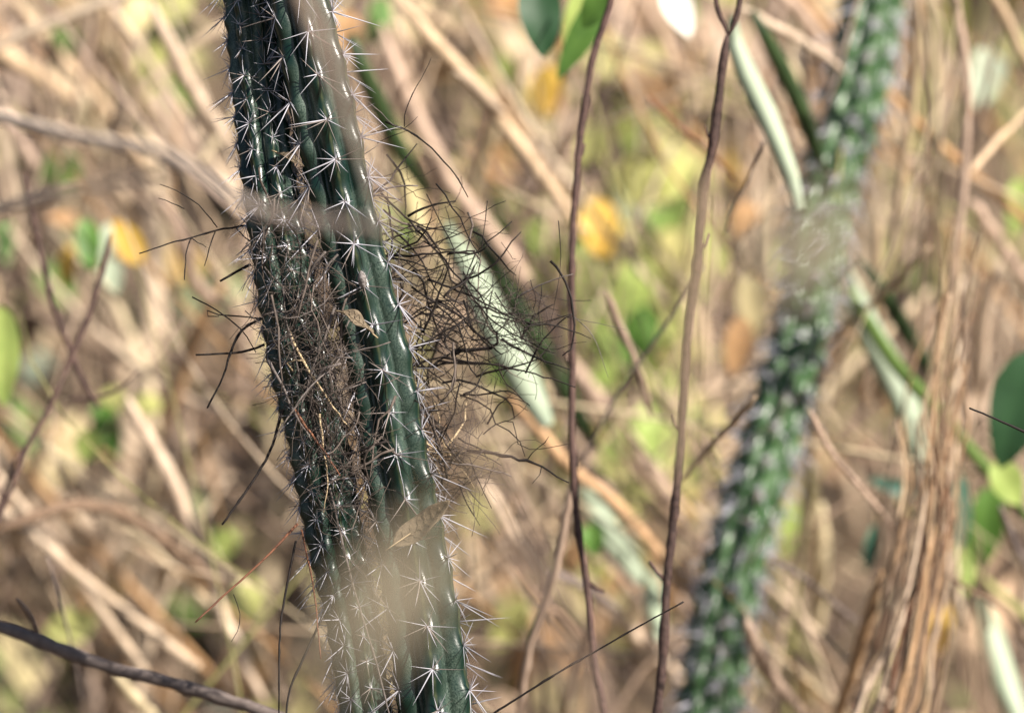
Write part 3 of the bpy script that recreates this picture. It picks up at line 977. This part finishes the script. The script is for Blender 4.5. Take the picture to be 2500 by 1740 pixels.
# ------------------------------------------------------------------ dry stems of the thicket that can be told apart
DS = [
    # label, material, points, width, d
    ('wide tan dry stem running diagonally from the top centre towards the thin dark sapling', 'tan', [(960, -20), (1050, 90), (1120, 165), (1180, 235), (1240, 315), (1300, 400), (1360, 480), (1420, 580)], 40, 5.9),
    ('long pinkish dry stem slanting from beside the stout cactus down past the nest', 'pink', [(930, 60), (965, 180), (1000, 250), (1045, 335), (1097, 440), (1160, 520), (1219, 590), (1290, 700), (1345, 800), (1405, 900), (1512, 1038), (1600, 1160), (1680, 1270)], 46, 6.3),
    ('orange-tan dry stem slanting under the nest to the dark sapling foot', 'orange', [(1225, 945), (1271, 1000), (1378, 1125), (1493, 1222), (1586, 1324), (1693, 1463)], 38, 5.6),
    ('short pale dry spur lying on the wide tan diagonal stem', 'pale', [(1110, 175), (1150, 205), (1190, 245), (1240, 280)], 30, 5.8),
    ('cream dry stem slanting down left from the wide tan diagonal', 'cream', [(1215, 270), (1195, 340), (1165, 420), (1140, 500), (1110, 580)], 42, 6.4),
    ('pinkish dry stem crossing the wide diagonal near the thin sapling', 'pink', [(1450, 180), (1400, 320), (1345, 410), (1300, 490), (1240, 590), (1200, 660)], 32, 6.5),
    ('pale upright dry stem above the crossing of the top centre', 'cream', [(1270, 130), (1258, 200), (1245, 290), (1240, 380)], 36, 6.9),
    ('pale grey dry stem slanting towards the slim cactus at upper left', 'pale', [(372, 10), (410, 110), (440, 170), (470, 225), (530, 305), (580, 370)], 48, 6.0),
    ('tan dry stem slanting across the upper left corner', 'tan', [(20, -10), (80, 60), (140, 130), (200, 200), (266, 281), (330, 370), (390, 450)], 34, 6.6),
    ('light upright dry stem at the upper left', 'tan', [(252, -30), (248, 60), (240, 140), (232, 230), (225, 300)], 36, 6.8),
    ('slim tan dry stem left of the yellow-green leaf at upper left', 'tan', [(285, 110), (310, 170), (340, 240), (378, 310)], 26, 6.2),
    ('orange-brown dry stem leaning left of the slim cactus at mid height', 'orange', [(545, 690), (505, 760), (470, 850), (440, 930), (405, 1010), (390, 1080)], 42, 6.5),
    ('pale hooked dry stem curving towards the nest twigs at left', 'pink', [(385, 470), (430, 550), (455, 630), (475, 690), (530, 735), (600, 770)], 42, 6.0),
    ('long pale dry stem slanting down the left middle to the bottom', 'pale', [(310, 970), (350, 1050), (395, 1130), (430, 1200), (470, 1310), (520, 1440), (570, 1560), (650, 1720)], 40, 5.9),
    ('pale dry stem slanting the other way beside the long one', 'tan', [(590, 980), (540, 1040), (470, 1110), (420, 1170), (360, 1250)], 46, 6.7),
    ('brown arching dry stem across the lower left', 'brown', [(-20, 1300), (80, 1262), (180, 1232), (260, 1240), (330, 1272), (400, 1320), (470, 1372), (550, 1440)], 40, 5.6),
    ('cream dry stub slanting at the bottom left under the dark branch', 'cream', [(280, 1640), (315, 1690), (370, 1745), (410, 1800)], 44, 5.6),
    ('tan leaning dry stem in the far lower left', 'tan', [(120, 1040), (90, 1140), (60, 1240), (20, 1350)], 40, 6.9),
    ('upright pale dry stem in the lower left corner', 'pale', [(60, 1180), (75, 1290), (50, 1400), (40, 1500)], 34, 7.0),
    ('tan dry stem falling from upper left edge to the dark gap', 'tan', [(-20, 110), (40, 160), (110, 190), (190, 250)], 60, 6.9),
    ('thin grey twig rising between the left crossing and the leaves', 'grey', [(115, 1360), (150, 1480), (178, 1590), (200, 1710)], 8, 4.9),
    ('pale pink slender stem leaning beside the thin sapling below the nest', 'pink', [(1403, 1140), (1378, 1278), (1352, 1403), (1331, 1472), (1299, 1556), (1276, 1671), (1262, 1770)], 25, 4.75),
    ('broad pale dry stem slanting below the nest', 'pale', [(1175, 1170), (1220, 1250), (1262, 1315), (1322, 1407), (1350, 1470)], 38, 6.0),
    ('second broad pale dry stem slanting under the orange one', 'pale', [(1300, 1150), (1345, 1220), (1390, 1290), (1450, 1380)], 50, 6.4),
    ('dark brown stem forking low beside the pale pink one', 'brown', [(1255, 1380), (1322, 1472), (1370, 1500), (1420, 1560), (1450, 1600)], 18, 5.3),
    ('dark grey crosswise stick behind the thin sapling foot', 'grey', [(1340, 1395), (1400, 1420), (1470, 1463), (1520, 1500)], 28, 5.6),
    ('pale thick dry stem low between the two saplings', 'pale', [(1465, 1470), (1540, 1540), (1610, 1605), (1690, 1690)], 56, 6.2),
    ('upright brown stick at the bottom between the nest twig and sapling', 'brown', [(1440, 1540), (1410, 1600), (1390, 1680), (1375, 1770)], 18, 5.4),
    ('pinkish pointed dry blade ending left of the forked sapling', 'pink', [(1480, 710), (1500, 765), (1557, 896), (1575, 960), (1590, 1020)], 22, 5.0),
    ('thin grey straight twig leaning behind the forked sapling', 'grey', [(1715, 650), (1640, 770), (1565, 879), (1500, 975), (1440, 1090), (1400, 1160)], 11, 4.9),
    ('short tan dry blade touching the blurred cactus from the left', 'tan', [(1846, 968), (1800, 1020), (1761, 1062), (1700, 1128), (1660, 1180)], 19, 4.8),
    ('tan dry stem slanting onto the top of the blurred cactus', 'pale', [(1810, 20), (1870, 55), (1940, 92), (2000, 130), (2060, 175)], 30, 5.5),
    ('thick pinkish dry stem at the top beside the blurred cactus', 'pink', [(1890, -30), (1940, 20), (1985, 80), (2010, 150), (2020, 230)], 52, 6.4),
    ('pale upright dry stem left of the blurred cactus top', 'cream', [(1925, 130), (1945, 200), (1965, 270), (1990, 350)], 32, 6.2),
    ('thin reddish dry stem slanting behind the forked sapling', 'redbrown', [(1580, 235), (1640, 295), (1720, 360), (1800, 440)], 16, 5.4),
    ('thin grey twig slanting between sapling and blurred cactus', 'grey', [(1865, 345), (1830, 430), (1795, 500), (1770, 570)], 9, 4.8),
    ('tall tan reed just right of the blurred cactus top', 'tan', [(2240, -30), (2236, 100), (2233, 200), (2212, 350), (2193, 490), (2170, 620)], 27, 5.7),
    ('cream reed second to the right of the blurred cactus', 'cream', [(2262, -20), (2273, 60), (2281, 240), (2289, 400), (2285, 560)], 34, 6.0),
    ('tall pinkish reed running down the right side', 'pink', [(2330, -30), (2340, 60), (2357, 180), (2360, 300), (2350, 460), (2333, 640), (2320, 780)], 29, 5.4),
    ('tan dry stem cutting the upper right corner', 'tan', [(2400, -40), (2440, 20), (2500, 135), (2560, 240)], 30, 5.8),
    ('tan straw slanting up to the right edge', 'tan', [(2370, 420), (2430, 350), (2520, 260)], 20, 5.6),
    ('pinkish dry stem slanting to the right edge at mid height', 'pink', [(2370, 490), (2420, 565), (2481, 650), (2550, 760)], 40, 6.0),
    ('tan straw crossing right of the blurred cactus at mid height', 'tan', [(2270, 600), (2200, 670), (2144, 726), (2070, 790), (2000, 858)], 24, 5.5),
    ('pinkish dry stem slanting down right of the blurred cactus', 'pink', [(1975, 1000), (2010, 1070), (2044, 1123), (2110, 1200), (2180, 1288)], 20, 5.0),
    ('grey brown twig slanting low behind the blurred cactus', 'grey', [(1880, 1365), (1930, 1390), (1979, 1423), (2040, 1475), (2110, 1530)], 17, 5.4),
    ('broad pink-tan dry blade at the bottom right of the blurred cactus', 'pink', [(1818, 1505), (1850, 1590), (1892, 1663), (1980, 1760)], 46, 5.3),
    ('cream upright dry stalk low between the blurred cactus and grass bundle', 'cream', [(2005, 1230), (2000, 1340), (1998, 1460), (1997, 1590)], 58, 6.3),
    ('orange-brown dry stalk leaning at the bottom right', 'orange', [(2150, 1395), (2125, 1490), (2101, 1575), (2075, 1660), (2045, 1760)], 46, 5.2),
    ('purplish twig leaning at the right edge low down', 'grey', [(2440, 1235), (2465, 1300), (2510, 1400), (2540, 1480)], 22, 5.3),
    ('brown twig slanting low right towards the mint blade', 'brown', [(2300, 1395), (2370, 1440), (2436, 1480), (2480, 1532), (2530, 1600)], 13, 5.2),
    ('tan thick upright stalk behind the grass bundle', 'tan', [(2140, 540), (2135, 640), (2150, 760), (2145, 900), (2150, 1010)], 34, 6.2),
    ('pale stalk left of the broad green leaf at right', 'pale', [(2440, 640), (2410, 740), (2395, 860), (2400, 980)], 46, 6.3),
    ('brown stick standing behind the nest twigs at upper centre', 'brown', [(1000, 330), (985, 400), (1010, 470), (1040, 540)], 26, 6.8),
    ('pinkish stem rising right of the stout cactus top', 'pink', [(955, 60), (975, 120), (985, 190), (1000, 240)], 38, 6.7),
    ('tan stalk leaning between the saplings at upper height', 'tan', [(1610, 60), (1640, 160), (1660, 260), (1680, 360)], 32, 6.6),
    ('grey pink stem slanting from the top towards the forked sapling', 'pink', [(1560, -20), (1600, 60), (1640, 140), (1690, 230)], 44, 7.0),
]
for lb, m, pp, wd, d in DS:
    d = near(d)
    traced('dry_cane', lb, 'stem', M[m], pp, wd * 0.88, d, d + 0.12, group='dry stems in the thicket', kink=0.1, taper=0.75, node=0.25)

# three-angled cactus vines: sunlit flank painted as pale strips, shaded flank as dark stems
def strap(label, m, pp, wpx, d, nrm=(0.45, -0.85, 0.4), cat='leaf', name='vine_lit_flank', group='painted lit flanks of the vines'):
    d = near(d)
    pts = catmull([list(P(px, py, d)) for px, py in pp], 0.03)
    pts = [Vector(p) for p in pts]
    n = len(pts)
    mb = MB()
    nv = Vector(nrm).normalized()
    th = 0.003
    for i, p in enumerate(pts):
        t = (pts[min(i + 1, n - 1)] - pts[max(i - 1, 0)]).normalized()
        sd = t.cross(nv).normalized()
        w_ = S(wpx, d) * 0.5 * (math.sin(math.pi * min(1, max(0, (i + 0.15) / (n - 0.7)))) ** 0.45 * (1 + 0.28 * noise.noise(p * 9 + Vector((0, 0, 4)))) + 0.05)
        p = p + sd * (S(wpx, d) * 0.12 * noise.noise(p * 14))
        nn = sd.cross(t)
        if nn.dot(nv) < 0:
            nn = -nn
        for u, h in ((-1, 0), (-0.5, 0.25), (0, 0.38), (0.5, 0.25), (1, 0), (0.5, -0.2), (0, -0.15), (-0.5, -0.2)):
            mb.v.append(p + sd * (u * w_) + nn * (h * w_ * 0.45 + (th if h > 0 else -th)))
    for i in range(n - 1):
        for k in range(8):
            k2 = (k + 1) % 8
            mb.f.append((i * 8 + k, i * 8 + k2, (i + 1) * 8 + k2, (i + 1) * 8 + k))
    mb.f.append(tuple(range(8)))
    mb.f.append(tuple((n - 1) * 8 + k for k in reversed(range(8))))
    loc = pts[-1]
    o = obj(name, rebase(mb.mesh(name, M[m]), loc))
    o.location = loc
    tag(o, label, cat, group)


strap('pale mint strip painted as lit vine flank behind the nest beside its shaded one', 'mint', [(1090, 545), (1150, 660), (1195, 760), (1250, 860), (1300, 950), (1345, 1035)], 104, 5.5)
strap('pale mint strip painted as lit vine flank lower right of the nest, left of the forked sapling', 'mint', [(1425, 1190), (1460, 1250), (1500, 1310), (1540, 1370), (1565, 1420)], 90, 6.5)
strap('small mint strip painted as lit vine flank tucked behind the foot of the forked sapling', 'mint', [(1585, 1400), (1598, 1450), (1606, 1500), (1612, 1560)], 50, 6.2)
strap('bright mint strip painted as lit vine flank between the forked sapling and blurred cactus top', 'mint', [(1785, 40), (1800, 110), (1830, 180), (1872, 270), (1905, 350), (1935, 430), (1955, 515)], 58, 5.2)
strap('mint strip painted as lit vine flank right of the blurred cactus at mid height', 'mint', [(2060, 640), (2100, 740), (2130, 820), (2175, 900), (2215, 990), (2245, 1080), (2250, 1160)], 84, 5.9)
strap('mint strip painted as lit vine flank leaning in the bottom right corner', 'mint', [(2390, 1460), (2420, 1550), (2458, 1663), (2500, 1780)], 80, 6.2)
strap('pale yellow-green strip painted as lit vine flank close behind the stout cactus stem at the top', 'cleaf', [(930, 250), (960, 330), (985, 410), (1010, 500), (1030, 580)], 80, 5.9)
VS = [  # dark entries paint the vines' shaded flanks; the bright green stem is real
    ('near-black green stem slanting behind the stout cactus top', 'vine_shade', [(855, 90), (890, 180), (930, 270), (985, 380), (1040, 470)], 56, 5.6),  # vine's shaded flank, its shade set as dark colour
    ('dark green stem slanting behind the nest along the mint leaf', 'vine_shade', [(1148, 550), (1203, 640), (1253, 730), (1318, 840), (1368, 930), (1423, 1030), (1458, 1100)], 62, 5.9),  # painted shade side of the vine whose sunlit side is the mint strip
    ('dark green stem along the mint leaf beside the blurred cactus top', 'vine_shade', [(1837, 32), (1872, 92), (1912, 172), (1952, 257), (1982, 337), (2012, 422)], 52, 5.5),  # unlit face of the second vine, shade painted in
    ('bright green stem slanting down to the right edge', 'gstem', [(2070, 700), (2120, 790), (2180, 880), (2240, 950), (2290, 1000), (2370, 1100), (2440, 1180), (2530, 1290)], 36, 5.6),
    ('dark stem slanting just above the bright green one at right', 'vine_shade', [(2090, 630), (2150, 700), (2190, 770), (2245, 860), (2310, 960)], 42, 5.6),  # second vine lower down, its shaded face as dark paint
]
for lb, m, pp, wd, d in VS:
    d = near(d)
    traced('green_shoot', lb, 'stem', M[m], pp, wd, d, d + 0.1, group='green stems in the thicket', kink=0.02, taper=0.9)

# ------------------------------------------------------------------ leaves that can be told apart
LF = [
    # label, material, centre px, length px, width px, angle (deg clockwise from down), d
    ('round green leaf at the upper left', 'green', 155, 110, 80, 62, 20, 6.8),
    ('large yellow-green leaf left of the slim cactus near the top', 'ygreen', 372, 168, 130, 82, 8, 6.5),
    ('yellow-green leaf at the top edge left of the slim cactus', 'ygreen', 425, 18, 90, 66, 40, 6.6),
    ('cream leaf hanging at the top left of the grey stem', 'cleaf', 335, 40, 105, 66, 25, 6.4),
    ('soft green leaf above the pink branch at left', 'green', 145, 415, 100, 80, 75, 7.0),
    ('green leaf beside the yellow one at left', 'green', 215, 600, 125, 54, -8, 5.8),
    ('bright yellow leaf leaning right at left centre', 'yellow', 312, 590, 120, 58, 152, 5.8),
    ('pale mint leaf under the yellow one', 'mint', 265, 590, 95, 40, 15, 5.9),
    ('small mint leaf hanging below the yellow one', 'mint', 275, 672, 80, 46, -15, 5.9),
    ('orange leaf scrap at the left below the pink branch', 'oleaf', 152, 532, 70, 36, 100, 6.4),
    ('lime leaf cut by the left edge', 'lime', 6, 870, 230, 74, 0, 5.2),
    ('dark green leaf at the left edge above the lime one', 'green', 14, 590, 110, 44, -10, 6.2),
    ('mustard leaf left of the green and yellow pair', 'yellow', 163, 650, 100, 36, 15, 6.4),
    ('yellow-green leaf below the left crossing', 'ygreen', 275, 985, 80, 54, 30, 6.2),
    ('pale yellow-green leaf right of the one below the left crossing', 'ygreen', 352, 992, 80, 50, 80, 6.3),
    ('green leaf hanging under the pair at left', 'green', 262, 1050, 130, 60, -20, 6.2),
    ('lime leaf beside the drooping green one at left', 'lime', 212, 1088, 80, 52, 10, 6.0),
    ('lime leaf left of the long red-brown twig', 'lime', 540, 1328, 80, 58, 45, 6.4),
    ('pale green leaf below the red-brown twig', 'ygreen', 612, 1460, 100, 62, -10, 6.3),
    ('yellow leaf above the dark branch at bottom left', 'ygreen', 170, 1530, 115, 70, 80, 6.1),
    ('mint leaf at the bottom edge left of the hanging stalks', 'mint', 545, 1722, 80, 46, 90, 6.4),
    ('pale mint leaf below the crossing at far left', 'mint', 92, 900, 90, 70, 40, 7.0),
    ('green leaf tip at the top behind the stout cactus', 'green', 925, 50, 110, 54, 5, 6.2),
    ('orange-red leaf just behind the top of the stout cactus', 'oleaf', 842, 75, 90, 64, 10, 6.0),
    ('dark green blunt leaf hanging at the top centre', 'dgreen', 1318, 45, 175, 92, -8, 5.0),
    ('bright green pointed leaf hanging beside the thin sapling', 'green', 1420, 85, 220, 58, 28, 4.9),
    ('light green leaf behind the bright pointed one', 'lime', 1405, 50, 170, 52, 14, 5.1),
    ('fresh green leaf crossing the top of the thin sapling', 'green', 1455, 20, 110, 60, 35, 4.8),
    ('orange-yellow leaf under the dark green one at top centre', 'yellow', 1330, 225, 120, 66, 8, 6.3),
    ('large yellow-green leaf right of the thin sapling', 'ygreen', 1568, 438, 130, 104, 20, 6.4),
    ('orange-yellow leaf right of the thin sapling below the green ones', 'yellow', 1462, 560, 140, 94, -12, 6.2),
    ('yellow leaf close right of the thin sapling upper part', 'ygreen', 1440, 362, 110, 62, 18, 6.3),
    ('small yellow leaf left of the forked sapling', 'ygreen', 1648, 440, 115, 76, 35, 6.4),
    ('mint leaf beside the large yellow-green one', 'mint', 1520, 505, 90, 66, 60, 6.6),
    ('green leaf left of the forked sapling at mid height', 'green', 1556, 820, 150, 80, 25, 6.4),
    ('lime leaf above the green one left of the forked sapling', 'lime', 1545, 705, 140, 92, 40, 6.6),
    ('lime leaf low left of the forked sapling', 'lime', 1600, 1060, 150, 90, -20, 6.5),
    ('cream orange leaf hanging left of the blurred cactus', 'oleaf', 1800, 845, 140, 60, 8, 6.0),
    ('pale yellow leaf above the cream orange one', 'cleaf', 1840, 750, 150, 64, -5, 6.2),
    ('orange leaf beside the tip of the bright mint strap', 'oleaf', 1818, 535, 80, 62, 20, 6.2),
    ('bleached white leaf at the top left of the forked sapling', 'white', 1655, 25, 130, 62, -25, 5.6),
    ('pale green leaf at the upper right', 'mint', 2402, 190, 140, 78, 10, 6.5),
    ('lime leaf at the right edge below the upper corner', 'lime', 2484, 505, 130, 52, 5, 6.0),
    ('broad dark green leaf cut by the right edge', 'dgreen', 2482, 1000, 270, 120, 14, 5.2),
    ('dark bluish leaf slanting left of the grass bundle', 'teal', 2185, 1188, 125, 34, 108, 5.6),
    ('narrow bluish green leaf right of the grass bundle', 'teal', 2345, 1250, 170, 44, -3, 5.6),
    ('light green leaf hanging below the bluish one at right', 'lime', 2352, 1370, 150, 58, -8, 5.7),
    ('dark green leaf hanging near the lower right edge', 'green', 2408, 1290, 190, 74, 6, 5.7),
    ('small dark green leaf left of the grass bundle', 'teal', 2127, 1338, 115, 34, 10, 5.7),
    ('yellow leaf hanging in the lower part of the grass bundle', 'yellow', 2297, 1535, 130, 46, 5, 5.9),
    ('small dark green leaf right of the thin sapling below the nest', 'green', 1447, 1318, 75, 50, -15, 5.6),
    ('orange leaf beside the foot of the thin sapling', 'oleaf', 1396, 1362, 70, 46, 10, 6.0),
    ('yellow olive leaf at the bottom centre', 'ygreen', 1245, 1520, 130, 80, 30, 7.0),
    ('lime leaf behind the blurred cactus at low right', 'lime', 1930, 1290, 120, 60, 5, 6.4),
    ('yellow-green leaf at right of the green stem fork', 'lime', 2460, 1180, 120, 70, -35, 5.3),
]


def hung_leaf(label, m, px, py, lp, wp, ang, d, fold=0.22, curl=0.35, group='fresh and yellowing leaves in the thicket', name='leaf', seed=0):
    rnd = random.Random(hash_(label, [(px, py)]))
    a = R(ang)
    down = (-UP * math.cos(a) - RIGHT * math.sin(a))
    along = (down + FWD * rnd.uniform(-0.25, 0.25)).normalized()
    L = S(lp, d)
    c = P(px, py, d)
    o0 = c - along * (L * 0.5)
    nrm = Vector((rnd.uniform(-0.1, 0.5), -1.0, rnd.uniform(0.1, 0.6)))
    root = empty(name, o0)
    mb = MB()
    mb.leaf(Vector((0, 0, 0)), along, nrm, L, S(wp, d), rnd.uniform(0.1, curl), fold, nl=12, nw=6, rnd=rnd, wave=0.08, shape=0.9)
    mb.build('blade', M[m], root)
    ms = MB()
    side = along.cross(nrm).normalized()
    ms.tube([along * (L * 0.06), -along * (L * 0.12), -along * (L * 0.3) + FWD * (L * 0.12) + side * (L * 0.05)], 0.0011, 5)
    ms.build('stalk', M['straw'], root)
    tag(root, label, 'leaf', group)
    return root


for lb, m, px, py, lp, wp, ang, d in LF:
    hung_leaf(lb, m, px, py, lp * 1.12, wp * 1.2, ang, 4 + (d - 4) * 0.62)

# ------------------------------------------------------------------ bundle of dry grass on the right
gb = empty('grass_bundle', P(2190, 1800, 4.42))
tag(gb, 'hanging bundle of golden dry grass blades at the right', 'grass')
rb = random.Random(31)
for i in range(110):
    o = rb.gauss(0, 1)
    top = rb.choice((560, 640, 760, 900, 1000, 1080, 1150, 1280))
    end = rb.choice((1280, 1420, 1560, 1700, 1800, 1800, 1800))
    ctrl = [(2352, 560), (2335, 720), (2312, 880), (2298, 1020), (2290, 1150), (2280, 1280), (2258, 1420), (2228, 1560), (2196, 1700), (2170, 1800)]
    spread = {560: 8, 720: 14, 880: 26, 1020: 44, 1150: 40, 1280: 50, 1420: 52, 1560: 54, 1700: 58, 1800: 60}
    lean = rb.gauss(0, 0.06)
    pp = [(x + o * spread.get(y, 20) * 0.8 + lean * (y - 1150) + rb.gauss(0, 9), y + rb.gauss(0, 12)) for x, y in ctrl if top <= y <= end]
    if len(pp) < 3:
        continue
    mb = MB()
    m = M[rb.choice(('straw', 'tan', 'brown', 'orange', 'brown', 'brown', 'redbrown', 'dark', 'pale', 'orange'))]
    traced('blade', None, None, m, pp, rb.choice((2, 2.5, 3, 4, 6)), 4.66 + rb.gauss(0, 0.08), kink=0.25, taper=rb.choice((0.4, 1.5, 3.0)), seed=i, mb=mb, sides=6)
    obj('blade', rebase(mb.mesh('blade', m), gb.location), gb)

# ------------------------------------------------------------------ near the lens, far out of focus
traced('dry_cane', 'soft blurred grey-tan stalk close to the lens crossing the top of the stout cactus stem', 'stem', M['pink'],
       [(700, -120), (745, 0), (800, 130), (850, 260), (905, 400), (950, 530)], 42, 2.75, 2.4, group='blurred stalks near the lens', taper=0.5, kink=0.02)
traced('dry_cane', 'faint hazy pinkish stalk near the lens drifting over the lower right of the nest', 'stem', M['pink'],
       [(1135, 980), (1175, 1080), (1235, 1230), (1310, 1400), (1420, 1660), (1500, 1850)], 20, 2.3, 2.1, group='blurred stalks near the lens', taper=0.8, kink=0.02)
branching('dry_branch', 'soft blurred pinkish branch from the left edge crossing both cactus stems', 'branch', 'rosy',
          [([(-80, 262), (0, 285), (125, 318), (250, 348), (390, 372), (500, 432), (560, 478), (640, 515), (730, 535), (850, 548), (940, 556)], 32),
           ([(-80, 530), (0, 512), (110, 482), (215, 462), (330, 440), (430, 418)], 28)], 3.4, 2.7, group='blurred stalks near the lens', part_names=('branch', 'side_branch'))
hung_leaf('large hazy tan leaf close to the lens veiling the lower cactus stems', 'nearleaf', 930, 1490, 480, 150, 36, 1.5, fold=0.1, curl=0.3, group='blurred leaves near the lens')
hung_leaf('hazy tan leaf close to the lens veiling the middle of the blurred cactus', 'nearleaf', 1965, 612, 330, 170, 62, 1.55, fold=0.1, curl=0.3, group='blurred leaves near the lens')
traced('dry_cane', 'hazy pale stalk near the lens veiling the forked sapling at mid height', 'stem', M['straw'],
       [(1730, 420), (1712, 600), (1692, 780), (1676, 920), (1660, 1050), (1640, 1160)], 24, 2.6, 2.4, group='blurred stalks near the lens', taper=0.8, kink=0.02)
